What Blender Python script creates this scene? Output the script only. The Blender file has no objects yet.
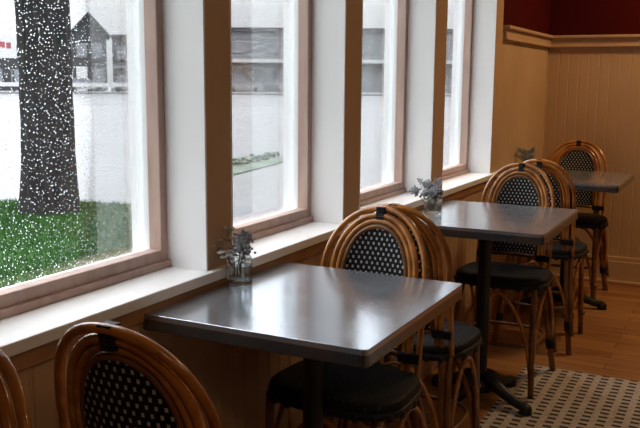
import bpy, bmesh, math, random
from mathutils import Vector, Matrix, noise
random.seed(7)
PI = math.pi
S = bpy.context.scene
COL = S.collection

# ------------------------------------------------------------------ materials
def newmat(name):
    m = bpy.data.materials.new(name); m.use_nodes = True
    nt = m.node_tree; nt.nodes.clear()
    out = nt.nodes.new('ShaderNodeOutputMaterial')
    return m, nt, out

def nd(nt, t, **kw):
    n = nt.nodes.new(t)
    for k, v in kw.items():
        if k in n.inputs: n.inputs[k].default_value = v
        else: setattr(n, k, v)
    return n

def ramp(nt, stops, fac=None):
    r = nt.nodes.new('ShaderNodeValToRGB')
    e = r.color_ramp.elements
    while len(e) < len(stops): e.new(0.5)
    for i, (p, c) in enumerate(stops):
        e[i].position = p; e[i].color = (*c, 1) if len(c) == 3 else c
    if fac is not None: nt.links.new(fac, r.inputs['Fac'])
    return r

def mathn(nt, op, a, b=None, clamp=False):
    n = nt.nodes.new('ShaderNodeMath'); n.operation = op; n.use_clamp = clamp
    for i, v in enumerate((a, b)):
        if v is None: continue
        if isinstance(v, (int, float)): n.inputs[i].default_value = v
        else: nt.links.new(v, n.inputs[i])
    return n.outputs[0]

def mat_noise(name, c1, c2, scale=6, rough=.5, metal=0, bump=0, stretch=(1, 1, 1), coat=0, detail=4, spec=.5, rough2=None, lo=.35, hi=.65):
    m, nt, out = newmat(name)
    b = nd(nt, 'ShaderNodeBsdfPrincipled', Roughness=rough, Metallic=metal)
    b.inputs['Coat Weight'].default_value = coat
    b.inputs['Specular IOR Level'].default_value = spec
    tc = nd(nt, 'ShaderNodeTexCoord'); mp = nd(nt, 'ShaderNodeMapping', Scale=stretch)
    nz = nd(nt, 'ShaderNodeTexNoise', Scale=scale, Detail=detail)
    nt.links.new(tc.outputs['Object'], mp.inputs['Vector']); nt.links.new(mp.outputs[0], nz.inputs['Vector'])
    r = ramp(nt, [(lo, c1), (hi, c2)], nz.outputs['Fac'])
    nt.links.new(r.outputs[0], b.inputs['Base Color'])
    if rough2 is not None:
        mr = nd(nt, 'ShaderNodeMapRange'); nt.links.new(nz.outputs['Fac'], mr.inputs[0])
        mr.inputs[1].default_value = .3; mr.inputs[2].default_value = .7
        mr.inputs[3].default_value = rough; mr.inputs[4].default_value = rough2
        nt.links.new(mr.outputs[0], b.inputs['Roughness'])
    if bump:
        bp = nd(nt, 'ShaderNodeBump', Strength=bump, Distance=.01)
        nt.links.new(nz.outputs['Fac'], bp.inputs['Height']); nt.links.new(bp.outputs[0], b.inputs['Normal'])
    nt.links.new(b.outputs[0], out.inputs[0])
    return m

M = {}
M['white_paint'] = mat_noise('white_paint', (.85, .85, .85), (.89, .89, .89), 3, .45)
M['sill_paint'] = mat_noise('sill_paint', (.84, .83, .82), (.90, .89, .88), 3, .35)
M['tan_paint'] = mat_noise('tan_paint', (.50, .315, .175), (.56, .36, .205), 2.5, .55)
M['apron_wood'] = mat_noise('apron_wood', (.30, .14, .055), (.42, .21, .085), 4, .5, stretch=(8, 1, 8))
M['red_paint'] = mat_noise('red_paint', (0.0575, 0.0028, 0.0024), (0.07, 0.00364, 0.003), 2, .7, spec=.08)
M['ceiling_paint'] = mat_noise('ceiling_paint', (.42, .36, .29), (.46, .40, .32), 2, .8)
M['frame_wood'] = mat_noise('frame_wood', (.42, .28, .23), (.51, .36, .30), 5, .5, stretch=(6, 6, 1))
M['vinyl'] = mat_noise('vinyl', (.82, .84, .86), (.88, .89, .9), 3, .4)
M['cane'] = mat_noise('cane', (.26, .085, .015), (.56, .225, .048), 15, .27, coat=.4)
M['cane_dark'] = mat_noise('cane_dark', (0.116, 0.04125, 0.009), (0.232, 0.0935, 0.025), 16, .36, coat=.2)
M['binding'] = mat_noise('binding', (.012, .012, .014), (.022, .022, .025), 60, .45, spec=.2)
M['iron'] = mat_noise('iron', (.012, .011, .011), (.022, .02, .02), 20, .45, metal=.3)
M['asphalt'] = mat_noise('asphalt', (0.08563, 0.08718, 0.09098), (0.1046, 0.1063, 0.1094), .12, .35, rough2=.6, spec=.2)
M['street'] = mat_noise('street', (0.05875, 0.06059, 0.06536), (0.07344, 0.07528, 0.07895), .2, .4, spec=.2)
M['sidewalk'] = mat_noise('sidewalk', (0.09058, 0.09117, 0.09361), (0.1087, 0.1093, 0.1108), 1.2, .5, spec=.2)
M['bark'] = mat_noise('bark', (0.004406, 0.004113, 0.004406), (0.01469, 0.01359, 0.01359), 9, .8, bump=.6, stretch=(2.4, 2.4, .5), spec=.08)
M['grass'] = mat_noise('grass', (0.006829, 0.0335, 0.002864), (0.01518, 0.0586, 0.005728), .9, .6, lo=.3, hi=.7, spec=.08)
M['soil'] = mat_noise('soil', (0.006071, 0.02679, 0.002626), (0.01138, 0.03906, 0.004297), 2, .9, spec=.08)
M['verge'] = mat_noise('verge', (0.04651, 0.0749, 0.05386), (0.1302, 0.1498, 0.1273), 3, .8, spec=.08)
M['siding'] = mat_noise('siding', (0.03213, 0.0335, 0.03673), (0.04131, 0.04315, 0.0459), 1, .7, spec=.08)
M['siding_pale'] = mat_noise('siding_pale', (0.111, 0.1167, 0.1275), (0.1361, 0.1411, 0.1504), .6, .7, spec=.08)
M['roofing'] = mat_noise('roofing', (0.03713, 0.03978, 0.04508), (0.05304, 0.05569, 0.061), 2, .8, spec=.08)
M['house_glass'] = mat_noise('house_glass', (0.099, 0.1089, 0.1287), (0.1782, 0.1881, 0.198), 1, .15, spec=.08)
M['sign_white'] = mat_noise('sign_white', (.30, .30, .30), (.34, .34, .34), 1, .5)
M['sign_red'] = mat_noise('sign_red', (0.155, 0.02448, 0.02856), (0.1795, 0.03264, 0.03672), 1, .5)
M['car_white'] = mat_noise('car_white', (0.1632, 0.1673, 0.1714), (0.1836, 0.1877, 0.1918), 1, .25)
M['car_grey'] = mat_noise('car_grey', (0.06528, 0.06936, 0.07344), (0.0816, 0.08568, 0.08976), 1, .25)
M['tyre'] = mat_noise('tyre', (.015, .015, .015), (.025, .025, .025), 5, .8)
M['stem'] = mat_noise('stem', (.10, .13, .07), (.20, .20, .12), 30, .7)
M['petal'] = mat_noise('petal', (.74, .72, .69), (.88, .86, .83), 60, .7)
M['petal_grey'] = mat_noise('petal_grey', (.36, .37, .41), (.66, .67, .70), 60, .8)
for n_ in ('petal', 'petal_grey'):
    nt_ = M[n_].node_tree; pb = next(n for n in nt_.nodes if n.type == 'BSDF_PRINCIPLED'); o_ = next(n for n in nt_.nodes if n.type == 'OUTPUT_MATERIAL')
    t_ = nt_.nodes.new('ShaderNodeBsdfTranslucent'); x_ = nt_.nodes.new('ShaderNodeMixShader'); x_.inputs[0].default_value = .5
    nt_.links.new(pb.inputs['Base Color'].links[0].from_socket, t_.inputs[0])
    nt_.links.new(pb.outputs[0], x_.inputs[1]); nt_.links.new(t_.outputs[0], x_.inputs[2]); nt_.links.new(x_.outputs[0], o_.inputs[0])
M['leaf'] = mat_noise('leaf', (.05, .075, .045), (.12, .15, .09), 40, .6)

# wood floor: planks laid along x
def make_floor_mat():
    m, nt, out = newmat('floor_boards')
    b = nd(nt, 'ShaderNodeBsdfPrincipled', Roughness=.38)
    tc = nd(nt, 'ShaderNodeTexCoord')
    br = nd(nt, 'ShaderNodeTexBrick', Scale=1.0)
    br.offset = .37; br.inputs['Brick Width'].default_value = 1.3; br.inputs['Row Height'].default_value = .085
    br.inputs['Mortar Size'].default_value = .0018
    br.inputs['Color1'].default_value = (.46, .21, .07, 1); br.inputs['Color2'].default_value = (.30, .125, .04, 1)
    br.inputs['Mortar'].default_value = (.06, .022, .008, 1)
    nt.links.new(tc.outputs['Object'], br.inputs['Vector'])
    mp = nd(nt, 'ShaderNodeMapping', Scale=(1.5, 22, 1)); nt.links.new(tc.outputs['Object'], mp.inputs[0])
    nz = nd(nt, 'ShaderNodeTexNoise', Scale=2.2, Detail=6); nt.links.new(mp.outputs[0], nz.inputs['Vector'])
    r = ramp(nt, [(.3, (.6, .55, .5)), (.7, (1, 1, 1))], nz.outputs['Fac'])
    mx = nd(nt, 'ShaderNodeMixRGB', blend_type='MULTIPLY'); mx.inputs[0].default_value = 1
    nt.links.new(br.outputs['Color'], mx.inputs[1]); nt.links.new(r.outputs[0], mx.inputs[2])
    nt.links.new(mx.outputs[0], b.inputs['Base Color'])
    bp = nd(nt, 'ShaderNodeBump', Strength=.15, Distance=.004); nt.links.new(nz.outputs['Fac'], bp.inputs['Height'])
    nt.links.new(bp.outputs[0], b.inputs['Normal'])
    nt.links.new(b.outputs[0], out.inputs[0]); return m
M['floor'] = make_floor_mat()

# zinc table top: grey metal sheet with soft blotches and fine scratches
def make_zinc(name, dark=False):
    m, nt, out = newmat(name)
    b = nd(nt, 'ShaderNodeBsdfPrincipled', Metallic=.80)
    tc = nd(nt, 'ShaderNodeTexCoord')
    nz = nd(nt, 'ShaderNodeTexNoise', Scale=5.5, Detail=6, Roughness=.6); nt.links.new(tc.outputs['Object'], nz.inputs['Vector'])
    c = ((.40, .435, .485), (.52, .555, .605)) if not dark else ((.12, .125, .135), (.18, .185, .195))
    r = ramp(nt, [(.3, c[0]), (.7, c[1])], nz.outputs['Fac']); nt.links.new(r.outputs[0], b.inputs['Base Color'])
    mr = nd(nt, 'ShaderNodeMapRange'); nt.links.new(nz.outputs['Fac'], mr.inputs[0])
    mr.inputs[1].default_value = .3; mr.inputs[2].default_value = .7; mr.inputs[3].default_value = .14; mr.inputs[4].default_value = .24
    nt.links.new(mr.outputs[0], b.inputs['Roughness'])
    mp = nd(nt, 'ShaderNodeMapping', Scale=(3, 60, 3)); nt.links.new(tc.outputs['Object'], mp.inputs[0])
    n2 = nd(nt, 'ShaderNodeTexNoise', Scale=4, Detail=3); nt.links.new(mp.outputs[0], n2.inputs['Vector'])
    bp = nd(nt, 'ShaderNodeBump', Strength=.03, Distance=.002); nt.links.new(n2.outputs['Fac'], bp.inputs['Height'])
    nt.links.new(bp.outputs[0], b.inputs['Normal'])
    nt.links.new(b.outputs[0], out.inputs[0]); return m
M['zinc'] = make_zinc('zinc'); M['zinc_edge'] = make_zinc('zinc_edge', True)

# black woven plastic with white stitches (uses the UV map, metres)
def make_weave(name, pitch, su, sv, stitch=(.62, .62, .60)):
    m, nt, out = newmat(name)
    b = nd(nt, 'ShaderNodeBsdfPrincipled', Roughness=.6)
    b.inputs['Specular IOR Level'].default_value = .15
    uv = nd(nt, 'ShaderNodeUVMap'); sp = nd(nt, 'ShaderNodeSeparateXYZ'); nt.links.new(uv.outputs[0], sp.inputs[0])
    u = mathn(nt, 'DIVIDE', sp.outputs[0], pitch); v = mathn(nt, 'DIVIDE', sp.outputs[1], pitch * .85)
    row = mathn(nt, 'FLOOR', v)
    off = mathn(nt, 'MULTIPLY', mathn(nt, 'MODULO', row, 2.0), .5)
    fu = mathn(nt, 'FRACT', mathn(nt, 'ADD', u, off)); fv = mathn(nt, 'FRACT', v)
    du = mathn(nt, 'ABSOLUTE', mathn(nt, 'SUBTRACT', fu, .5)); dv = mathn(nt, 'ABSOLUTE', mathn(nt, 'SUBTRACT', fv, .5))
    a = mathn(nt, 'MULTIPLY', mathn(nt, 'LESS_THAN', du, su), mathn(nt, 'LESS_THAN', dv, sv))
    mx = nd(nt, 'ShaderNodeMixRGB'); nt.links.new(a, mx.inputs[0])
    mx.inputs[1].default_value = (.012, .012, .014, 1); mx.inputs[2].default_value = (*stitch, 1)
    nt.links.new(mx.outputs[0], b.inputs['Base Color'])
    bp = nd(nt, 'ShaderNodeBump', Strength=.5, Distance=.002)
    hh = mathn(nt, 'ADD', mathn(nt, 'MULTIPLY', du, fu), mathn(nt, 'MULTIPLY', dv, fv))
    nt.links.new(hh, bp.inputs['Height']); nt.links.new(bp.outputs[0], b.inputs['Normal'])
    nt.links.new(b.outputs[0], out.inputs[0]); return m
M['weave'] = make_weave('weave', .0160, .17, .27, (.5, .5, .49))
M['weave_seat'] = make_weave('weave_seat', .02, .05, .09, (.10, .10, .10))

# woven rug, fawn with rows of black dashes
def make_rug():
    m, nt, out = newmat('rug_weave')
    b = nd(nt, 'ShaderNodeBsdfPrincipled', Roughness=.9)
    tc = nd(nt, 'ShaderNodeTexCoord'); sp = nd(nt, 'ShaderNodeSeparateXYZ'); nt.links.new(tc.outputs['Object'], sp.inputs[0])
    u = mathn(nt, 'DIVIDE', sp.outputs[0], .114); v = mathn(nt, 'DIVIDE', sp.outputs[1], .0205)
    row = mathn(nt, 'FLOOR', v)
    off = mathn(nt, 'MULTIPLY', mathn(nt, 'MODULO', mathn(nt, 'ADD', row, 400.0), 2.0), .5)
    fu = mathn(nt, 'FRACT', mathn(nt, 'ADD', mathn(nt, 'ADD', u, 400.0), off)); fv = mathn(nt, 'FRACT', mathn(nt, 'ADD', v, 400.0))
    du = mathn(nt, 'ABSOLUTE', mathn(nt, 'SUBTRACT', fu, .5)); dv = mathn(nt, 'ABSOLUTE', mathn(nt, 'SUBTRACT', fv, .5))
    a = mathn(nt, 'MULTIPLY', mathn(nt, 'LESS_THAN', du, .14), mathn(nt, 'LESS_THAN', dv, .44))
    nz = nd(nt, 'ShaderNodeTexNoise', Scale=40, Detail=3); nt.links.new(tc.outputs['Object'], nz.inputs['Vector'])
    r = ramp(nt, [(.3, (.37, .30, .245)), (.7, (.52, .44, .37))], nz.outputs['Fac'])
    mx = nd(nt, 'ShaderNodeMixRGB'); nt.links.new(a, mx.inputs[0]); nt.links.new(r.outputs[0], mx.inputs[1])
    mx.inputs[2].default_value = (.02, .017, .015, 1)
    nt.links.new(mx.outputs[0], b.inputs['Base Color'])
    bp = nd(nt, 'ShaderNodeBump', Strength=.4, Distance=.003); nt.links.new(nz.outputs['Fac'], bp.inputs['Height'])
    nt.links.new(bp.outputs[0], b.inputs['Normal'])
    nt.links.new(b.outputs[0], out.inputs[0]); return m
M['rug'] = make_rug()

# window glass: clear, slightly reflective, with a thin misty film of rain water
def make_pane():
    m, nt, out = newmat('rainy_glass')
    tr = nd(nt, 'ShaderNodeBsdfTransparent'); tr.inputs[0].default_value = (.97, .98, .98, 1)
    tl = nd(nt, 'ShaderNodeBsdfTranslucent'); tl.inputs[0].default_value = (.9, .92, .94, 1)
    gl = nd(nt, 'ShaderNodeBsdfGlossy', Roughness=.02); fr = nd(nt, 'ShaderNodeFresnel', IOR=1.35)
    tc = nd(nt, 'ShaderNodeTexCoord'); mp = nd(nt, 'ShaderNodeMapping', Scale=(1, 9, 1.6)); nt.links.new(tc.outputs['Object'], mp.inputs[0])
    nz = nd(nt, 'ShaderNodeTexNoise', Scale=3, Detail=5); nt.links.new(mp.outputs[0], nz.inputs['Vector'])
    mr = nd(nt, 'ShaderNodeMapRange'); nt.links.new(nz.outputs['Fac'], mr.inputs[0])
    mr.inputs[1].default_value = .3; mr.inputs[2].default_value = .75; mr.inputs[3].default_value = .0005; mr.inputs[4].default_value = .005
    m1 = nd(nt, 'ShaderNodeMixShader'); nt.links.new(mr.outputs[0], m1.inputs[0]); nt.links.new(tr.outputs[0], m1.inputs[1]); nt.links.new(tl.outputs[0], m1.inputs[2])
    m2 = nd(nt, 'ShaderNodeMixShader'); nt.links.new(mathn(nt, 'MULTIPLY', fr.outputs[0], .6), m2.inputs[0]); nt.links.new(m1.outputs[0], m2.inputs[1]); nt.links.new(gl.outputs[0], m2.inputs[2])
    nt.links.new(m2.outputs[0], out.inputs[0]); return m
M['pane'] = make_pane()
def make_glass(name, ior, tint=(1, 1, 1), mixt=.0):
    m, nt, out = newmat(name)
    g = nd(nt, 'ShaderNodeBsdfGlass', Roughness=.0, IOR=ior); g.inputs[0].default_value = (*tint, 1)
    if mixt:
        t = nd(nt, 'ShaderNodeBsdfTransparent'); x = nd(nt, 'ShaderNodeMixShader'); x.inputs[0].default_value = mixt
        nt.links.new(g.outputs[0], x.inputs[1]); nt.links.new(t.outputs[0], x.inputs[2]); nt.links.new(x.outputs[0], out.inputs[0])
    else: nt.links.new(g.outputs[0], out.inputs[0])
    return m
M['droplet'] = make_glass('droplet', 1.33, (.98, .99, 1))
M['jar_glass'] = make_glass('jar_glass', 1.45, (.94, .96, .97), .25)
M['water'] = make_glass('water', 1.33, (.9, .93, .93), .3)

# ------------------------------------------------------------------ mesh builder
class MB:
    def __init__(s): s.v = []; s.f = []; s.uv = None; s.sm = []
    def add(s, vs, fs, smooth=False):
        o = len(s.v); s.v += [tuple(p) for p in vs]
        s.f += [tuple(i + o for i in f) for f in fs]; s.sm += [smooth] * len(fs)
    def box(s, a, b, bev=0):
        (x0, y0, z0), (x1, y1, z1) = [tuple(min(p, q) for p, q in zip(a, b)), tuple(max(p, q) for p, q in zip(a, b))]
        if bev <= 0:
            v = [(x, y, z) for x in (x0, x1) for y in (y0, y1) for z in (z0, z1)]
            s.add(v, [(0, 1, 3, 2), (4, 6, 7, 5), (0, 4, 5, 1), (2, 3, 7, 6), (0, 2, 6, 4), (1, 5, 7, 3)])
        else:
            bm = bmesh.new(); bmesh.ops.create_cube(bm, size=1)
            for v in bm.verts: v.co = Vector(((x0 + x1) / 2 + v.co.x * (x1 - x0), (y0 + y1) / 2 + v.co.y * (y1 - y0), (z0 + z1) / 2 + v.co.z * (z1 - z0)))
            bmesh.ops.bevel(bm, geom=bm.edges[:], offset=bev, segments=2, affect='EDGES', profile=.6)
            s.frombm(bm); bm.free()
        return s
    def frombm(s, bm, smooth=False):
        bm.verts.index_update()
        s.add([v.co[:] for v in bm.verts], [[v.index for v in f.verts] for f in bm.faces], smooth)
    def tube(s, pts, r, seg=8, cap=True, closed=False):
        pts = [Vector(p) for p in pts]; n = len(pts)
        rs = r if isinstance(r, (list, tuple)) else [r] * n
        vs = []; nrm = None
        for i, p in enumerate(pts):
            if closed: t = pts[(i + 1) % n] - pts[i - 1]
            else: t = pts[min(i + 1, n - 1)] - pts[max(i - 1, 0)]
            t.normalize()
            if nrm is None:
                nrm = t.orthogonal().normalized()
            nrm = (nrm - t * nrm.dot(t)).normalized(); bn = t.cross(nrm)
            for k in range(seg):
                a = 2 * PI * k / seg; vs.append(p + (nrm * math.cos(a) + bn * math.sin(a)) * rs[i])
        fs = []
        for i in range(n if closed else n - 1):
            j = (i + 1) % n
            for k in range(seg):
                k2 = (k + 1) % seg; fs.append((i * seg + k, i * seg + k2, j * seg + k2, j * seg + k))
        if cap and not closed:
            fs.append(tuple(reversed(range(seg)))); fs.append(tuple((n - 1) * seg + k for k in range(seg)))
        s.add(vs, fs, True); return s
    def lathe(s, prof, seg=20, c=(0, 0, 0), smooth=True, sx=1, sy=1, rot=0):
        vs = []; n = len(prof)
        for (r, z) in prof:
            for k in range(seg):
                a = 2 * PI * k / seg + rot; vs.append((c[0] + r * sx * math.cos(a), c[1] + r * sy * math.sin(a), c[2] + z))
        fs = [(i * seg + k, i * seg + (k + 1) % seg, (i + 1) * seg + (k + 1) % seg, (i + 1) * seg + k) for i in range(n - 1) for k in range(seg)]
        fs.append(tuple(reversed(range(seg)))); fs.append(tuple((n - 1) * seg + k for k in range(seg)))
        s.add(vs, fs, smooth); return s
    def blob(s, c, r, sub=1, sq=(1, 1, 1), jit=0):
        bm = bmesh.new(); bmesh.ops.create_icosphere(bm, subdivisions=sub, radius=1)
        for v in bm.verts:
            k = r * (1 + (random.random() - .5) * jit); v.co = Vector((c[0] + v.co.x * k * sq[0], c[1] + v.co.y * k * sq[1], c[2] + v.co.z * k * sq[2]))
        s.frombm(bm, True); bm.free(); return s
    def prism(s, poly, z0, z1):
        n = len(poly); vs = [(x, y, z0) for x, y in poly] + [(x, y, z1) for x, y in poly]
        fs = [tuple(reversed(range(n))), tuple(range(n, 2 * n))] + [(i, (i + 1) % n, n + (i + 1) % n, n + i) for i in range(n)]
        s.add(vs, fs); return s
    def build(s, name, mat, parent=None, uv=None):
        me = bpy.data.meshes.new(name); me.from_pydata(s.v, [], s.f); me.update()
        me.polygons.foreach_set('use_smooth', s.sm)
        for mm in (mat if isinstance(mat, (list, tuple)) else [mat]): me.materials.append(mm)
        if uv:
            l = me.uv_layers.new(name='UVMap')
            for p in me.polygons:
                for li in p.loop_indices: l.data[li].uv = uv(me.vertices[me.loops[li].vertex_index].co)
        bm = bmesh.new(); bm.from_mesh(me); bmesh.ops.recalc_face_normals(bm, faces=bm.faces); bm.to_mesh(me); bm.free()
        o = bpy.data.objects.new(name, me); COL.objects.link(o)
        if parent is not None: o.parent = parent
        return o

def thing(name, label, cat, loc=(0, 0, 0), rz=0, group=None):
    o = bpy.data.objects.new(name, None); COL.objects.link(o)
    o.empty_display_size = .1; o.location = loc; o.rotation_euler = (0, 0, rz)
    return tag(o, label, cat, group)
def tag(o, label, cat, group=None, kind=None):
    o['label'] = label; o['category'] = cat
    if group: o['group'] = group
    if kind: o['kind'] = kind
    return o
def struct(o):
    o['kind'] = 'structure'; return o
def copy_tree(o, label, group=None):
    c = o.copy(); COL.objects.link(c); c['label'] = label
    if group: c['group'] = group
    for ch in list(o.children):
        d = ch.copy(); COL.objects.link(d); d.parent = c
        for g in list(ch.children):
            e = g.copy(); COL.objects.link(e); e.parent = d
    return c

# ------------------------------------------------------------------ room shell
WX, WO = -1.161, -1.315       # window wall: inner face, inner side of the glass frames
XO = -1.36                     # outer face of the wall
SZ = .792                      # top of the window sill
YF, YN, XR, ZC = 5.46, -2.6, 4.4, 2.75
HEAD = 2.25
OPEN = [(.975, 1.668), (1.779, 2.448), (2.574, 3.3025), (3.445, 4.209)]

fl = MB(); fl.box((XO, YN - .1, -.12), (XR + .1, YF + .15, 0)); struct(fl.build('floor', M['floor']))
ce = MB(); ce.box((XO, YN - .1, ZC), (XR + .1, YF + .15, ZC + .1)); struct(ce.build('ceiling', M['ceiling_paint']))

wl = MB()
wl.box((XO, YN, 0), (WX, YF, SZ - .028))
wl.box((XO, YN, HEAD), (WX, YF, ZC))
ys = [YN] + [v for o in OPEN for v in o] + [YF]
for i in range(0, len(ys), 2):
    y1 = ys[i + 1]
    if i == len(ys) - 2: y1 = 4.345
    wl.box((XO, ys[i], SZ - .028), (WX, y1, HEAD))
wall_left = struct(wl.build('wall_left', M['tan_paint']))
# end piece of the window wall: beadboard below the rail, red paint above
def beadboard(axis, a0, a1, at, z0, z1, depth, sign, pitch=.062):
    prof = []
    n = int(round((a1 - a0) / pitch)); p = (a1 - a0) / n
    for i in range(n):
        s = a0 + i * p
        prof += [(s, -.0022), (s + .004, 0), (s + p - .010, 0), (s + p - .007, .0010), (s + p - .004, 0)]
    prof.append((a1, -.0022))
    pts = [(s, at + d * sign) for s, d in prof] + [(a1, at - depth * sign), (a0, at - depth * sign)]
    if axis == 'y': pts = [(d, s) for s, d in pts]
    b = MB(); b.prism(pts, z0, z1); return b
RZ0, RZ1 = 1.48, 1.545
eb = beadboard('y', 4.345, YF + .02, WX, SZ - .028, RZ1, XO * -1 + WX - .001, 1)
struct(eb.build('wall_left_panelling', M['tan_paint']))
er = MB(); er.box((XO, 4.345, RZ1), (WX, YF, HEAD)); struct(er.build('wall_left_upper', M['red_paint']))
fb = beadboard('x', WX - .05, XR, YF, 0, RZ1, .12, -1); struct(fb.build('wall_far', M['tan_paint']))
fr = MB(); fr.box((XO, YF, RZ1), (XR, YF + .12, ZC)); struct(fr.build('wall_far_upper', M['red_paint']))
wr = MB(); wr.box((XR, YN, 0), (XR + .1, YF + .12, ZC)); struct(wr.build('wall_right', M['red_paint']))
wn = MB(); wn.box((XO, YN - .1, 0), (XR, YN, ZC)); struct(wn.build('wall_near', M['red_paint']))
# chair rail with a moulded cap, far wall and end piece of the window wall
rl = MB()
rl.box((WX + .001, YF - .018, RZ0), (XR, YF + .002, RZ1 - .012), .003)
rl.box((WX + .001, YF - .036, RZ1 - .014), (XR, YF + .002, RZ1 + .004), .005)
rl.box((WX + .001, YF - .024, RZ0 - .004), (XR, YF + .002, RZ0 + .010), .003)
struct(rl.build('trim_1', M['tan_paint']))
rl2 = MB()
rl2.box((WX - .002, 4.36, RZ0), (WX + .018, YF - .002, RZ1 - .012), .003)
rl2.box((WX - .002, 4.352, RZ1 - .014), (WX + .036, YF - .002, RZ1 + .004), .005)
rl2.box((WX - .002, 4.356, RZ0 - .004), (WX + .024, YF - .002, RZ0 + .010), .003)
struct(rl2.build('trim_2', M['tan_paint']))
ap = MB(); ap.box((WX - .002, YN + .01, .728), (WX + .012, YF - .06, SZ - .026), .003); struct(ap.build('trim_3', M['apron_wood']))
si = MB(); si.box((-1.30, YN + .05, SZ - .026), (-1.139, 4.345, SZ), .004); struct(si.build('trim_4', M['sill_paint']))
bl = MB(); bl.box((WX - .002, YN + .01, 0), (WX + .018, YF - .02, .15), .004).box((WX - .002, YN + .01, .15), (WX + .010, YF - .012, .172), .004); struct(bl.build('baseboard_left', M['tan_paint']))
bf = MB(); bf.box((WX + .018, YF - .020, 0), (XR, YF + .002, .145), .004).box((WX + .01, YF - .012, .145), (XR, YF + .002, .172), .004).box((WX + .03, YF - .034, 0), (XR, YF - .018, .022), .006)
struct(bf.build('baseboard_far', M['tan_paint']))

# lower, plain part of the window wall gets beadboard too (below the apron)
lb = beadboard('y', YN + .02, YF - .02, WX + .004, .172, .728, .006, 1); struct(lb.build('wall_left_beadboard', M['tan_paint']))

# windows
def window(n, y0, y1):
    w = bpy.data.objects.new('window_%d' % n, None); COL.objects.link(w); struct(w); w.empty_display_size = .1
    w.location = (WX, (y0 + y1) / 2, SZ); h = (y1 - y0) / 2; H = HEAD - SZ
    X = lambda x: x - WX
    j = MB()   # painted reveal boards
    t = .005
    j.box((X(-1.285), h - t, 0), (.001, h + .002, H)); j.box((X(-1.285), -h - .002, 0), (.001, -h + t, H)); j.box((X(-1.285), -h, H - t), (.001, h, H + .002))
    struct(j.build('reveal', M['white_paint'], w))
    f = MB()   # wooden sash frame
    fw, fb = .030, .046
    a, b = X(-1.316), X(-1.278)
    f.box((a, h - fw, 0), (b, h - .001, H), .003); f.box((a, -h + .001, 0), (b, -h + fw, H), .003)
    f.box((a, -h + fw, 0), (b, h - fw, fb), .003); f.box((a, -h + fw, H - fb), (b, h - fw, H - .001), .003)
    f.box((b - .004, -h + .004, 0), (b + .010, h - .004, .018), .003)
    struct(f.build('frame', M['frame_wood'], w))
    e = MB()   # white outer frame
    a2, b2 = X(-1.372), X(-1.3165)
    e.box((a2, h - fw + .002, -.03), (b2, h + .015, H + .02), .002); e.box((a2, -h - .015, -.03), (b2, -h + fw - .002, H + .02), .002)
    e.box((a2, -h + fw - .002, -.03), (b2, h - fw + .002, fb - .016), .002); e.box((a2, -h + fw - .002, H - fb + .004), (b2, h - fw + .002, H + .02), .002)
    struct(e.build('outer_frame', M['vinyl'], w))
    g = MB(); g.box((X(-1.334), -h + fw - .004, fb - .018), (X(-1.330), h - fw + .004, H - fb + .006))
    struct(g.build('pane', M['pane'], w))
    return w
for i, (y0, y1) in enumerate(OPEN): window(i + 1, y0, y1)

# raindrops on the outside of each pane
def droplets(y0, y1, z0, z1, step, label, rmin, rmax):
    b = MB(); seg = 6; ny = int((y1 - y0 - .068) / step); nz = int((z1 - z0) / step)
    for q in range(ny * nz):
        if random.random() < .22: continue
        y = y0 + .034 + (q % ny + random.random()) * step; z = z0 + (q // ny + random.random()) * step
        r = rmin + (rmax - rmin) * random.random() ** 1.8; d = r * random.uniform(.6, .85); ez = random.uniform(1.0, 1.25)
        vs = []
        for h, (rr, dd) in enumerate(((1, 0), (.72, .68))):
            for k in range(seg):
                a = 2 * PI * (k + .5 * h) / seg; vs.append((-dd * d, y + rr * r * math.cos(a), z + rr * r * ez * math.sin(a)))
        vs.append((-d, y, z))
        fs = [(k, (k + 1) % seg, seg + k) for k in range(seg)] + [((k + 1) % seg, seg + (k + 1) % seg, seg + k) for k in range(seg)]
        fs += [(seg + k, seg + (k + 1) % seg, 2 * seg) for k in range(seg)] + [tuple(reversed(range(seg)))]
        b.add(vs, fs, True)
    o = b.build('raindrops', M['droplet']); o.location = (-1.3345, 0, 0)
    return tag(o, label, 'raindrops', None, 'stuff')
droplets(1.08, 1.668, .83, 1.62, .0085, 'raindrops beading on the large near window pane in front of the tree', .0009, .0022)
droplets(1.84, 2.448, .83, 1.75, .0095, 'raindrops on the second window pane, behind the nearer flower jar', .0009, .0023)
droplets(2.70, 3.3025, .83, 1.75, .0115, 'raindrops on the narrow-looking third window pane', .0010, .0026)
droplets(3.75, 4.209, .83, 1.75, .013, 'raindrops on the farthest window pane beside the end of the wall', .0010, .0028)

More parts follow.
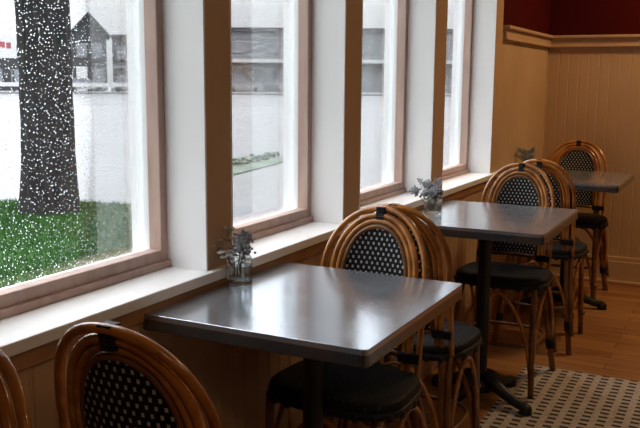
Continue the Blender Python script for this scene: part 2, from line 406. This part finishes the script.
# ------------------------------------------------------------------ tables
def make_table(x0, x1, y0, y1, label, rot):
    cx, cy = (x0 + x1) / 2, (y0 + y1) / 2; hx, hy = (x1 - x0) / 2, (y1 - y0) / 2
    t = thing('cafe_table', label, 'table', (cx, cy, 0), 0, 'zinc-topped tables along the windows')
    b = MB()
    def outline(inset, rad=.012):
        p = []
        for sx, sy, a0 in ((1, 1, 0), (-1, 1, 90), (-1, -1, 180), (1, -1, 270)):
            r = rad if not (sx < 0 and sy > 0) else .022
            for k in range(4):
                a = math.radians(a0 + 30 * k); p.append((sx * (hx - r) + (r - inset) * math.cos(a), sy * (hy - r) + (r - inset) * math.sin(a)))
        return p
    z0, z1 = .712, .75
    rings = [(outline(.0008), z1), (outline(.0), z1 - .0008)]
    n = 16; vs = []
    for o, z in rings: vs += [(x, y, z) for x, y in o]
    b.add(vs, [tuple(range(n))] + [(k, (k + 1) % n, n + (k + 1) % n, n + k) for k in range(n)], False)
    vs = [(x, y, z1 - .0008) for x, y in outline(0)] + [(x, y, z1 - .012) for x, y in outline(0)]
    b.add(vs, [(k, (k + 1) % n, n + (k + 1) % n, n + k) for k in range(n)] + [tuple(reversed(range(n, 2 * n)))])
    b.build('tabletop', M['zinc'], t)
    e = MB(); vs = [(x, y, z) for z in (z1 - .0121, z0 + .002) for x, y in outline(.0)] + [(x, y, z0) for x, y in outline(.002)]
    e.add(vs, [tuple(range(n))] + [(k + q * n, (k + 1) % n + q * n, n + (k + 1) % n + q * n, n + k + q * n) for k in range(n) for q in (0, 1)] + [tuple(reversed(range(2 * n, 3 * n)))])
    for sx in (-1, 1):
        e.box((sx * (hx - .02) - .0012, -hy - .0008, z0 + .001), (sx * (hx - .02) + .0012, -hy + .001, z1 - .012))
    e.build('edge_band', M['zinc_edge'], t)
    pl = MB(); pl.box((-.16, -.03, .698), (.16, .03, .7125), .003).box((-.03, -.16, .690), (.03, .16, .699), .003); pl.build('support_bracket', M['iron'], t)
    c = MB(); c.lathe([(.055, .045), (.05, .07), (.03, .10), (.025, .13), (.025, .64), (.034, .66), (.045, .692)], 20); c.build('column', M['iron'], t)
    for k in range(4):
        a = math.radians(rot + 90 * k); f = MB(); ca, sa = math.cos(a), math.sin(a)
        pts = [(ca * r, sa * r, z) for r, z in ((.02, .10), (.07, .082), (.12, .055), (.17, .036), (.215, .028))]
        f.tube(pts, [.028, .026, .023, .02, .02], 10)
        f.lathe([(.022, 0), (.026, .006), (.024, .03), (.012, .042)], 14, (ca * .215, sa * .215, 0))
        f.build('foot', M['iron'], t)
    return t
T1 = make_table(-1.159, -.612, 1.4057, 2.0129, 'grey zinc-topped square table nearest the viewer, largest of the three tables in the photo', 20)
T2 = make_table(-1.159, -.5806, 2.810, 3.454, 'grey zinc-topped table in the middle of the row, the one whose black pedestal foot shows', -20)
T3 = make_table(-1.145, -.5467, 4.368, 5.022, 'small-looking zinc-topped table farthest back, next to the tan panelled wall', 20)

# ------------------------------------------------------------------ bistro chairs
def bez(p, n=10):   # Catmull-Rom through points
    p = [Vector(q) for q in p]; out = []
    q = [p[0] * 2 - p[1]] + p + [p[-1] * 2 - p[-2]]
    for i in range(1, len(q) - 2):
        for k in range(n):
            t = k / n; a, b, c, d = q[i - 1:i + 3]
            out.append(.5 * ((2 * b) + (c - a) * t + (2 * a - 5 * b + 4 * c - d) * t * t + (3 * b - a - 3 * c + d) * t ** 3))
    out.append(p[-1]); return out
def back_y(x, z):     # rake of the back plus a shallow curve round the sitter
    return -.152 - (z - .45) * .155 + 1.5 * x * x
def hoop(rx, top, rz, zb, dy=0, taper=0):
    pts = []
    zc = top - rz
    for z in [zb + (zc - zb) * i / 6 for i in range(6)]:
        x = rx - taper * (zc - z); pts.append((x, back_y(x, z) + dy, z))
    for i in range(25):
        a = PI * i / 24; x = rx * math.copysign(abs(math.cos(a)) ** .92, math.cos(a)); z = zc + rz * math.sin(a)
        pts.append((x, back_y(x, z) + dy, z))
    for z in [zb + (zc - zb) * i / 6 for i in range(5, -1, -1)]:
        x = -(rx - taper * (zc - z)); pts.append((x, back_y(x, z) + dy, z))
    return pts

def make_chair(label):
    t = thing('bistro_chair', label, 'chair')
    MB().tube(hoop(.154, .904, .180, .43, -.012), .0085, 10).build('outer_hoop', M['cane'], t)
    MB().tube(hoop(.1255, .886, .162, .43, -.003), .0088, 10).build('main_hoop', M['cane'], t)
    MB().tube(hoop(.1105, .871, .148, .43, .000), .0078, 10).build('main_hoop', M['cane'], t)
    ih = MB(); ih.tube(hoop(.0965, .856, .136, .52, .002), .0070, 8)
    ih.tube([(-.0965 + .193 * i / 8, back_y(-.0965 + .193 * i / 8, .52) + .002, .52) for i in range(9)], .0085, 8)
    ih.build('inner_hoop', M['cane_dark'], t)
    # woven panel inside the inner hoop
    p = MB(); nz, nx = 22, 14; rz, rx, top, zb = .134, .0955, .856, .52
    vs = []; fs = []
    for off in (0.004, -.003):
        for i in range(nz + 1):
            z = zb + (top - .002 - zb) * i / nz; zc = top - rz
            w = rx if z <= zc else rx * math.sqrt(max(0, 1 - ((z - zc) / rz) ** 2)) ** (1 / .96)
            for j in range(nx + 1):
                x = w * (2 * j / nx - 1); vs.append((x, back_y(x, z) + off, z))
    N = (nz + 1) * (nx + 1)
    for s in (0, 1):
        for i in range(nz):
            for j in range(nx):
                a = s * N + i * (nx + 1) + j; q = (a, a + 1, a + nx + 2, a + nx + 1); fs.append(q if s else tuple(reversed(q)))
    p.add(vs, fs, True); p.build('back_panel', M['weave'], t, uv=lambda c: (c.x + .5, c.z))
    # bindings: top of the back, both sides, rail under the panel
    def wrap(z0, z1, x, y, w, d):
        m = MB(); n = max(3, int((z1 - z0) / .005))
        for i in range(n):
            z = z0 + (z1 - z0) * (i + .5) / n
            m.box((x - w, y(z) - d, z - (z1 - z0) / n * .46), (x + w, y(z) + d, z + (z1 - z0) / n * .46), .0012)
        return m
    wrap(.870, .911, 0, lambda z: back_y(0, z) - .006, .0125, .0125).build('binding', M['binding'], t)
    for s in (-1, 1):
        wrap(.505, .531, s * .128, lambda z: back_y(.128, z) - .003, .030, .0155).build('binding', M['binding'], t)
    # seat: woven pad with a bound rim
    def outline(k, m=40):
        o = []
        for i in range(m):
            a = 2 * PI * i / m; c, s = math.cos(a), math.sin(a); e = .62
            x = .190 * k * math.copysign(abs(c) ** e, c); y = .158 * k * math.copysign(abs(s) ** e, s) - .010
            o.append((x * (1 + .05 * (y + .004) / .166), y))
        return o
    sb = MB(); m = 40; lay = [(.90, .442), (.98, .448), (1.0, .462), (.985, .474), (.93, .480), (.6, .476), (.25, .473)]
    vs = [(x, y, z) for k, z in lay for x, y in outline(k)]
    fs = [(i * m + k, i * m + (k + 1) % m, (i + 1) * m + (k + 1) % m, (i + 1) * m + k) for i in range(len(lay) - 1) for k in range(m)]
    fs += [tuple(reversed(range(m))), tuple((len(lay) - 1) * m + k for k in range(m))]
    sb.add(vs, fs, True); sb.build('seat', M['weave_seat'], t, uv=lambda c: (c.x + .5, c.y + .5))
    rm = MB(); rm.tube([(x, y, .446) for x, y in outline(.965)], .012, 8, closed=True)
    for i, (x, y) in enumerate(outline(1.0, 40)):
        if i % 2 == 0: rm.blob((x * .99, y * .99, .442), .012, 1, (1, 1, 1.2))
    rm.build('seat_rim', M['binding'], t)
    # legs
    for s in (-1, 1):
        l = MB(); l.tube(bez([(s * .155, .125, .44), (s * .158, .132, .25), (s * .166, .150, 0.0)], 6), .0125, 10)
        for z in (.11, .27): l.tube([(s * (.158 + .02 * (.3 - z) / .3), .132 + .018 * (.3 - z) / .3, z + d) for d in (-.006, 0, .006)], [.0125, .0146, .0125], 10)
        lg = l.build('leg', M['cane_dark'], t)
        l = MB(); pts = bez([(s * .128, back_y(.128, .45) - .002, .45), (s * .146, -.172, .28), (s * .178, -.225, 0)], 8)
        l.tube(pts, .0135, 10)
        pts2 = bez([(s * .150, back_y(.15, .45) - .010, .45), (s * .166, -.184, .28), (s * .186, -.222, .09)], 8)
        l.tube(pts2, .0085, 8)
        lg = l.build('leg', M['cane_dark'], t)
        b = MB()
        for i in range(4):
            z = .115 + i * .011; k = (z - 0) / .28
            b.tube([(s * (.178 - .026 * k), -.222 + .047 * k, z - .004), (s * (.178 - .026 * k), -.222 + .047 * k, z + .004)], .021, 12)
        b.build('binding', M['binding'], lg)
    # arched braces under the seat: two sides, front, back
    def arch(p0, p1, zl, zt, r, bow=(0, 0, 0)):
        p0, p1 = Vector(p0), Vector(p1); out = []
        for i in range(17):
            u = i / 16; p = p0.lerp(p1, u); h = math.sin(PI * u) ** .55
            out.append((p.x + bow[0] * h, p.y + bow[1] * h, zl + (zt - zl) * h))
        return out
    for s in (-1, 1):
        MB().tube(arch((s * .172, -.212, 0), (s * .163, .146, 0), .06, .418, .0075, (s * .004, 0, 0)), .0075, 8).build('brace', M['cane'], t)
    MB().tube(arch((-.160, .140, 0), (.160, .140, 0), .06, .418, .0075), .0075, 8).build('brace', M['cane'], t)
    MB().tube(arch((-.172, -.214, 0), (.172, -.214, 0), .06, .415, .0075, (0, .05, 0)), .0075, 8).build('brace', M['cane'], t)
    st = MB(); st.tube([(.158 * math.copysign(abs(math.cos(a)) ** .6, math.cos(a)), -.02 + .155 * math.copysign(abs(math.sin(a)) ** .6, math.sin(a)), .20) for a in [2 * PI * i / 36 for i in range(36)]], .0075, 8, closed=True)
    st.build('stretcher', M['cane_dark'], t)
    return t
CB = .222     # distance from seat centre back to the top of the hoop
CH = [ # x of top, y of top, facing (+1 away from the viewer), label, twist
    (-.798, .904, 1, 'rattan bistro chair with its back to the viewer, pulled up to the nearest table', 0),
    (-.913, .745, -1, 'orange cane hoop of a chair cut off by the lower left corner of the photo', 0),
    (-.894, 2.131, -1, 'rattan bistro chair facing the viewer on the far side of the nearest table, white-flecked back', 0),
    (-.885, 2.215, 1, 'shadowed rattan chair back to back behind the nearest table, seat under the middle table', 0),
    (-.856, 3.609, -1, 'rattan bistro chair facing the viewer on the far side of the middle table', 0),
    (-.835, 3.870, 1, 'rattan chair behind the middle table, its black seat tucked under the farthest table', 0),
    (-.900, 5.230, -1, 'dark rattan chair farthest back against the tan panelled far wall', 0)]
chair0 = None
for (x, y, f, label, tw) in CH:
    if chair0 is None: chair0 = c = make_chair(label); c['group'] = 'rattan bistro chairs at the window tables'
    else: c = copy_tree(chair0, label)
    if y > 5: c.scale = (1.16, 1, 1)
    c.location = (x, y + CB * f, 0); c.rotation_euler = (0, 0, (0 if f > 0 else PI) + math.radians(tw))

# ------------------------------------------------------------------ rug
rg = MB(); rg.box((-.80, .3, .0), (1.6, 3.64, .003))
tag(rg.build('rug', M['rug']), 'fawn woven rug with rows of black dashes on the wooden floor', 'rug')

# ------------------------------------------------------------------ jars of dried flowers
def jar(x, y, label, sc=1.0):
    t = thing('flower_jar', label, 'vase', (x, y, .7505), .2, 'glass jars on the tables')
    g = MB(); R = .031 * sc; H = .082 * sc
    prof = [(R * .86, 0), (R, .006), (R, H * .72), (R * .80, H * .84), (R * .80, H * .93), (R * .88, H), (R * .80, H), (R * .72, H * .93), (R * .72, H * .84), (R * .90, H * .71), (R * .90, .012), (R * .5, .010)]
    g.lathe(prof, 8, smooth=False); g.build('jar', M['jar_glass'], t)
    w = MB(); w.lathe([(R * .6, .0135), (R * .875, .014), (R * .875, H * .55), (R * .4, H * .552)], 8, smooth=False); w.build('water', M['water'], t)
    return t
def sprig(x, y, az, lean, ht, kind, label, group):
    t = thing('dried_flower_sprig', label, 'flower', (x, y, .768), az, group)
    st = MB(); pts = [(lean * (q ** 1.6), 0, ht * q) for q in (0, .25, .5, .75, 1)]
    st.tube(pts, [.0013, .0013, .0012, .0011, .0009], 6)
    tips = []
    for k in range(6):
        q = random.uniform(.62, .95); b = Vector((lean * q ** 1.6, 0, ht * q)); a = random.uniform(0, 2 * PI)
        e = b + Vector((math.cos(a) * random.uniform(.008, .018), math.sin(a) * random.uniform(.008, .018), random.uniform(.004, .018)))
        st.tube([b, (b + e) / 2 + Vector((0, 0, .002)), e], .0007, 5); tips.append(e)
    tips.append(Vector(pts[-1]))
    st.build('stem', M['stem'], t)
    for e in tips:
        f = MB()
        if kind == 'white':
            for q in range(5):
                a = 2 * PI * q / 5 + random.random(); f.blob(e + Vector((math.cos(a) * .0052, math.sin(a) * .0052, .001)), .0050, 1, (1, 1, .6), .2)
            f.blob(e + Vector((0, 0, .0025)), .0025, 1)
        else:
            for q in range(9):
                f.blob(e + Vector((random.gauss(0, .005), random.gauss(0, .005), random.gauss(0, .005))), .0040, 1, (1, 1, 1), .5)
        f.build('blossom', M['petal'] if kind == 'white' else M['petal_grey'], t)
    lf = MB()
    for k in range(4):
        q = .42 + .11 * k; b = Vector((lean * q ** 1.6, 0, ht * q)); a = k * 2.4
        d = Vector((math.cos(a), math.sin(a), .5)).normalized(); s = d.cross(Vector((0, 0, 1))).normalized(); up = s.cross(d)
        L, Wd, th = .020, .0045, .0007
        ring = [b, b + d * L * .4 + s * Wd, b + d * L, b + d * L * .4 - s * Wd]
        vs = [p + up * th for p in ring] + [p - up * th for p in ring]
        lf.add(vs, [(0, 1, 2, 3), (7, 6, 5, 4)] + [(i, 4 + i, 4 + (i + 1) % 4, (i + 1) % 4) for i in range(4)])
    lf.build('leaf', M['leaf'], t)
    return t
J = [(-1.112, 1.738, 'octagonal glass jar of white and grey dried flowers on the nearest table'),
     (-1.047, 3.010, 'octagonal glass jar of grey dried flowers on the middle table'),
     (-1.090, 4.755, 'shadowed glass jar of dried flowers on the farthest table')]
for i, (x, y, lb) in enumerate(J):
    jar(x, y, lb, 1.1)
    where = ('nearest', 'middle', 'farthest')[i]
    for k in range(4):
        sprig(x + random.uniform(-.008, .008), y + random.uniform(-.008, .008), [3.5, 3.0, 2.0, 4.6][k] + random.uniform(-.2, .2), [.078, .060, .035, .055][k], [.080, .112, .09, .07][k], 'white' if i < 1 else 'grey',
              'pale dried flower sprig in the glass jar on the %s table' % where, 'pale sprigs on the %s table' % where)
    for k in range(5 if i else 3):
        sprig(x + random.uniform(-.008, .008), y + random.uniform(-.008, .008), [.4, 1.5, -.7, 2.6, 5.2][k], [.026, .02, .03, .022, .035][k], [.11, .095, .085, .10, .075][k], 'grey',
              'grey dried flower sprig in the glass jar on the %s table' % where, 'grey sprigs on the %s table' % where)

# ------------------------------------------------------------------ outdoors
GZ = -.30
g = MB(); g.box((-160, -40, GZ - .5), (XO - .003, 190, GZ)); struct(g.build('ground', M['asphalt']))
sw = MB(); sw.prism([(-1.38, 2.45), (-5.0, 6.9), (-6.4, 8.3), (-9.2, 16.5), (-1.38, 16.5)], GZ - .1, GZ + .012); struct(sw.build('ground_sidewalk', M['sidewalk']))
lw = MB(); lw.prism([(-1.38, -6), (-13.0, -1.0), (-11.2, 6.35), (-8.3, 7.45), (-7.4, 7.85), (-6.55, 8.02), (-5.0, 6.75), (-1.38, 2.35)], GZ - .1, GZ + .03); struct(lw.build('ground_lawn', M['soil']))
def inside(px, py, poly):
    r = False; j = len(poly) - 1
    for i in range(len(poly)):
        (xi, yi), (xj, yj) = poly[i], poly[j]
        if (yi > py) != (yj > py) and px < (xj - xi) * (py - yi) / (yj - yi) + xi: r = not r
        j = i
    return r
LP = [(-4.0, 3.4), (-9.6, 6.4), (-8.3, 7.40), (-7.4, 7.80), (-6.55, 7.97), (-5.0, 6.72), (-4.0, 5.45)]
gr = MB(); cnt = 0
while cnt < 14000:
    x = random.uniform(-9.6, -4.0); y = random.uniform(3.4, 8.0)
    if not inside(x, y, LP) or (x + 7.12) ** 2 + (y - 7.08) ** 2 < .13: continue
    cnt += 1; h = random.uniform(.03, .075); a = random.uniform(0, PI); w = .006
    dx, dy = math.cos(a) * w, math.sin(a) * w; lx, ly = random.gauss(0, .02), random.gauss(0, .02); z = GZ + .028
    gr.add([(x - dx, y - dy, z), (x + dx, y + dy, z), (x + lx, y + ly, z + h), (x - dy * .5, y + dx * .5, z)], [(0, 1, 2), (1, 3, 2), (3, 0, 2)])
tag(gr.build('grass', M['grass']), 'wet green lawn grass around the tree outside the near window', 'grass', None, 'stuff')
# strip of planting beyond the footpath, seen through the second window
vg = MB(); vg.prism([(-7.3, 10.9), (-7.9, 14.6), (-9.0, 14.4), (-8.6, 10.9)], GZ - .05, GZ + .035); struct(vg.build('ground_verge', M['verge']))
for k in range(7):
    cx, cy = -8.0 - .06 * k, 11.2 + .52 * k
    s = MB()
    for q in range(26):
        s.blob((random.gauss(0, .09), random.gauss(0, .09), .03 + abs(random.gauss(0, .035))), random.uniform(.025, .045), 1, (1, 1, .7), .5)
    o = s.build('low_shrub', M['verge']); o.location = (cx, cy, GZ + .03)
    tag(o, 'low grey-green shrub in the wet strip outside the second window', 'shrub', 'low shrubs outside the second window')

# tree with a thick dark trunk
tree = thing('street_tree', 'thick dark tree trunk standing on the lawn outside the near window', 'tree', (-7.12, 7.08, GZ))
tb = MB(); segs, rows = 40, 60; vs = []
for i in range(rows + 1):
    z = 4.6 * i / rows
    base = .298 + .050 * math.exp(-z / .22) - .004 * z
    for k in range(segs):
        a = 2 * PI * k / segs; d = Vector((math.cos(a), math.sin(a), 0))
        n1 = noise.noise(Vector((d.x * 4.5, d.y * 4.5, z * .9))); n2 = noise.noise(Vector((d.x * 13, d.y * 13, z * 2.6 + 5)))
        r = base * (1 + .07 * n1 + .06 * n2 + .05 * math.exp(-z / .25) * math.sin(a * 5))
        vs.append((d.x * r + .02 * math.sin(z), d.y * r, z))
tb.add(vs, [(i * segs + k, i * segs + (k + 1) % segs, (i + 1) * segs + (k + 1) % segs, (i + 1) * segs + k) for i in range(rows) for k in range(segs)] + [tuple(rows * segs + k for k in range(segs))], False)
tb.build('trunk', M['bark'], tree)
for k in range(5):
    a = k * 1.31 + .4; d = (math.cos(a), math.sin(a))
    b = MB(); b.tube(bez([(0, 0, 4.2), (d[0] * .5, d[1] * .5, 4.9 + .1 * k), (d[0] * 1.3, d[1] * 1.3, 5.7 + .2 * k), (d[0] * 2.0, d[1] * 1.9, 7.0)], 5), [.2 - .011 * i for i in range(16)], 10)
    b.build('limb', M['bark'], tree)

# far side of the street: buildings about a hundred metres off
def face(az, D):   # location and rotation so that local -Y looks back at the cafe
    a = math.radians(az); return (-math.sin(a) * D, math.cos(a) * D, GZ), a
def gable(b, x0, x1, y0, y1, ze, za):
    xm = (x0 + x1) / 2
    vs = [(x0, y0, 0), (x1, y0, 0), (x1, y0, ze), (xm, y0, za), (x0, y0, ze), (x0, y1, 0), (x1, y1, 0), (x1, y1, ze), (xm, y1, za), (x0, y1, ze)]
    b.add(vs, [(0, 1, 2, 3, 4), (9, 8, 7, 6, 5), (1, 6, 7, 2), (5, 0, 4, 9), (2, 7, 8, 3), (3, 8, 9, 4), (0, 5, 6, 1)])
def win(parent, x, z, w, h, y=-.03):
    f = MB(); f.box((x - w / 2 - .12, y - .05, z - .12), (x + w / 2 + .12, y + .1, z + h + .12)); o = f.build('window', M['siding_pale'], parent)
    p = MB(); p.box((x - w / 2, y - .08, z), (x + w / 2, y - .04, z + h)); p.build('pane', M['house_glass'], o)
loc, a = face(42.3, 100)
H1 = thing('house', 'dark gabled house across the street just right of the tree trunk', 'house', loc, a)
b = MB(); gable(b, -1.9, 1.9, 0, 9, 6.6, 8.7); b.build('wall', M['siding'], H1)
r = MB()
for s in (-1, 1):
    vs = [(0, -.5, 9.0), (s * 2.35, -.5, 6.45), (s * 2.35, 9.4, 6.45), (0, 9.4, 9.0)]
    r.add(vs + [(x, y, z - .25) for x, y, z in vs], [(0, 1, 2, 3), (7, 6, 5, 4), (0, 4, 5, 1), (1, 5, 6, 2), (2, 6, 7, 3), (3, 7, 4, 0)])
r.build('roof', M['roofing'], H1)
win(H1, 0.85, 4.0, .9, 1.4); win(H1, -.85, 4.0, .9, 1.4); win(H1, .95, 1.2, 1.0, 1.4)
d = MB(); d.box((-1.5, -.1, 0), (-.3, .05, 2.9)); d.build('door', M['sign_white'], H1)
loc, a = face(40.0, 101.5)
H2 = thing('shop_building', 'low flat-roofed dark building beside the gabled house across the street', 'building', loc, a)
b = MB(); b.box((-1.5, 0, 0), (3.6, 8, 6.3)); b.build('wall', M['siding'], H2)
b = MB(); b.box((-1.6, -.2, 6.3), (3.7, 8.1, 6.6)); b.build('parapet', M['roofing'], H2)
for x in (-.5, 1.1, 2.6): win(H2, x, 3.9, 1.0, 1.3)
b = MB(); b.box((-1.4, -.9, 2.75), (2.6, .05, 3.05)); b.build('awning', M['siding_pale'], H2)
for x in (.1, 2.4): win(H2, x, .6, 2.2, 1.9)
loc, a = face(47.2, 101)
H0 = thing('building', 'grey building behind the red and white sign at the left edge', 'building', loc, a)
b = MB(); b.box((-9, 0, 0), (2.6, 8, 4.2)); b.build('wall', M['siding'], H0)
b = MB(); gable(b, -9.3, 2.9, -.3, 8.3, .4, 2.2); o = b.build('roof', M['roofing'], H0); o.location = (0, 0, 4.2)
for x in (-4, -1.6, .8): win(H0, x, 1.0, 1.3, 1.4)
loc, a = face(47.4, 95)
SG = thing('street_sign', 'red and white sign board across the street, left of the trunk', 'sign', loc, a)
b = MB(); b.box((-2.2, 0, 3.6), (1.05, .15, 6.1), .02); b.build('board', M['sign_white'], SG)
b = MB()
for (x0, z0, x1, z1) in ((-1.9, 4.55, -.9, 5.35), (-.7, 4.7, -.1, 5.3), (.05, 4.62, .5, 5.22)):
    b.box((x0, -.03, z0), (x1, .01, z1))
b.build('red_mark', M['sign_red'], SG)
for x in (-1.6, .6):
    b = MB(); b.box((x - .07, .02, 0), (x + .07, .14, 3.7)); b.build('post', M['iron'], SG)
loc, a = face(26.0, 108)
H3 = thing('long_building', 'long grey-blue flat-roofed building across the street, seen through the second window', 'building', loc, a)
b = MB(); b.box((-18, 0, 0), (26, 12, 7.6)); b.build('wall', M['siding_pale'], H3)
b = MB(); b.box((-18.2, -.3, 7.6), (26.2, 12.2, 8.1)); b.build('roof', M['siding'], H3)
b = MB(); b.box((-18, -1.6, 3.7), (26, .02, 4.15)); b.build('canopy', M['sign_white'], H3)
for k in range(11):
    win(H3, -16 + 4 * k, .7, 2.7, 2.4); win(H3, -16 + 4 * k, 5.0, 1.6, 1.5)
def ring(d0, d1, z):
    b = MB(); az = [54 - 4 * q for q in range(11)]
    b.prism([face(q, d1)[0][:2] for q in az] + [face(q, d0)[0][:2] for q in reversed(az)], GZ - .1, GZ + z); return b
struct(ring(52, 88, .006).build('ground_street', M['street']))
struct(ring(88, 99.5, .15).build('ground_kerb', M['sidewalk']))
loc, a = face(43.2, 90)
GR = thing('guard_rail', 'pale guard rail along the far side of the street below the gabled house', 'rail', (loc[0], loc[1], GZ + .15), a)
b = MB(); b.box((-9, -.06, .55), (7, .06, .95), .02); b.build('rail', M['sign_white'], GR)
for q in range(7):
    b = MB(); b.box((-8.5 + 2.4 * q, .061, 0), (-8.38 + 2.4 * q, .18, .9)); b.build('post', M['iron'], GR)

def make_car(label):
    t = thing('parked_car', label, 'car', (0, 0, 0), 0, 'cars parked across the street')
    b = MB(); prof = [(-2.1, .28), (2.1, .28), (2.15, .55), (2.05, .85), (1.0, .95), (.35, 1.42), (-1.1, 1.45), (-1.85, .98), (-2.15, .9), (-2.2, .5)]
    vs = [(x, y, z) for y in (-.85, .85) for x, z in prof]; n = len(prof)
    b.add(vs, [tuple(range(n)), tuple(reversed(range(n, 2 * n)))] + [(i, n + i, n + (i + 1) % n, (i + 1) % n) for i in range(n)])
    b.build('body', M['car_white'], t)
    g = MB(); vs = [(x, y, z) for y in (-.88, .88) for x, z in ((.8, .97), (.28, 1.36), (-1.05, 1.38), (-1.6, .99))]
    g.add(vs, [(0, 1, 2, 3), (7, 6, 5, 4), (0, 4, 5, 1), (1, 5, 6, 2), (2, 6, 7, 3), (3, 7, 4, 0)]); g.build('side_windows', M['house_glass'], t)
    for x in (-1.35, 1.35):
        for y in (-.8, .8):
            w = MB(); w.tube([(x, y - .1, .32), (x, y + .1, .32)], .32, 16); w.build('wheel', M['tyre'], t)
    return t
car = None
for (az, D, lb, mk) in ((42.6, 93, 'pale car parked before the gabled house, just right of the trunk', 0), (39.7, 94, 'pale car parked before the low dark building, near the window frame', 0),
                    (32.2, 96, 'pale car parked outside the long building, at the left of the second window', 0), (28.6, 96, 'pale car parked outside the long building, at the right of the second window', 0)):
    loc, a = face(az, D)
    if car is None: car = c = make_car(lb)
    else: c = copy_tree(car, lb)
    c.location = loc; c.rotation_euler = (0, 0, a)
    c.location.z = GZ + .152

# ------------------------------------------------------------------ light
w = bpy.data.worlds.new('overcast'); S.world = w; w.use_nodes = True
nt = w.node_tree; nt.nodes.clear()
out = nt.nodes.new('ShaderNodeOutputWorld'); bg = nt.nodes.new('ShaderNodeBackground')
tc = nt.nodes.new('ShaderNodeTexCoord'); sp = nt.nodes.new('ShaderNodeSeparateXYZ'); nt.links.new(tc.outputs['Generated'], sp.inputs[0])
r = ramp(nt, [(.47, (.06, .06, .062)), (.5, (.205, .210, .218)), (.54, (.28, .287, .300)), (.62, (.82, .845, .89)), (.80, (1.55, 1.60, 1.68)), (1, (1.9, 1.96, 2.06))], mathn(nt, 'ADD', mathn(nt, 'MULTIPLY', sp.outputs[2], .5), .5))
nt.links.new(r.outputs[0], bg.inputs[0]); bg.inputs[1].default_value = 5.0; nt.links.new(bg.outputs[0], out.inputs[0])

def lamp(name, loc, size, power, col):
    l = bpy.data.lights.new(name, 'AREA'); l.shape = 'DISK'; l.size = size; l.energy = power; l.color = col
    o = bpy.data.objects.new(name, l); COL.objects.link(o); o.location = loc; return o
lamp('ceiling_lamp', (.15, 4.75, ZC - .02), .35, 28, (1, .66, .33))
lamp('ceiling_lamp', (1.6, 1.9, ZC - .02),   .35, 6, (1, .70, .44))
lamp('ceiling_lamp', (1.5, -.8, ZC - .02), .35, 13, (1, .70, .44))

# ------------------------------------------------------------------ camera
cam = bpy.data.cameras.new('camera'); co = bpy.data.objects.new('camera', cam); COL.objects.link(co)
R2 = Vector((.89049677, .45492038, .00793394)); U2 = Vector((-.07917983, .1377741, .9872937)); F = Vector((-.44804694, .87981006, -.1587079))
co.matrix_world = Matrix(((R2.x, U2.x, -F.x, 0), (R2.y, U2.y, -F.y, 0), (R2.z, U2.z, -F.z, 1.26), (0, 0, 0, 1)))
cam.sensor_width = 36; cam.lens = 832.29 / 640 * 36; cam.clip_start = .05; cam.clip_end = 1000
S.camera = co
S.view_settings.view_transform = 'Standard'; S.view_settings.look = 'None'
S.view_settings.exposure = 0; S.view_settings.gamma = 1; S.view_settings.use_curve_mapping = False
S.cycles.use_denoising = True
S.cycles.max_bounces = 10; S.cycles.transparent_max_bounces = 16; S.cycles.diffuse_bounces = 5
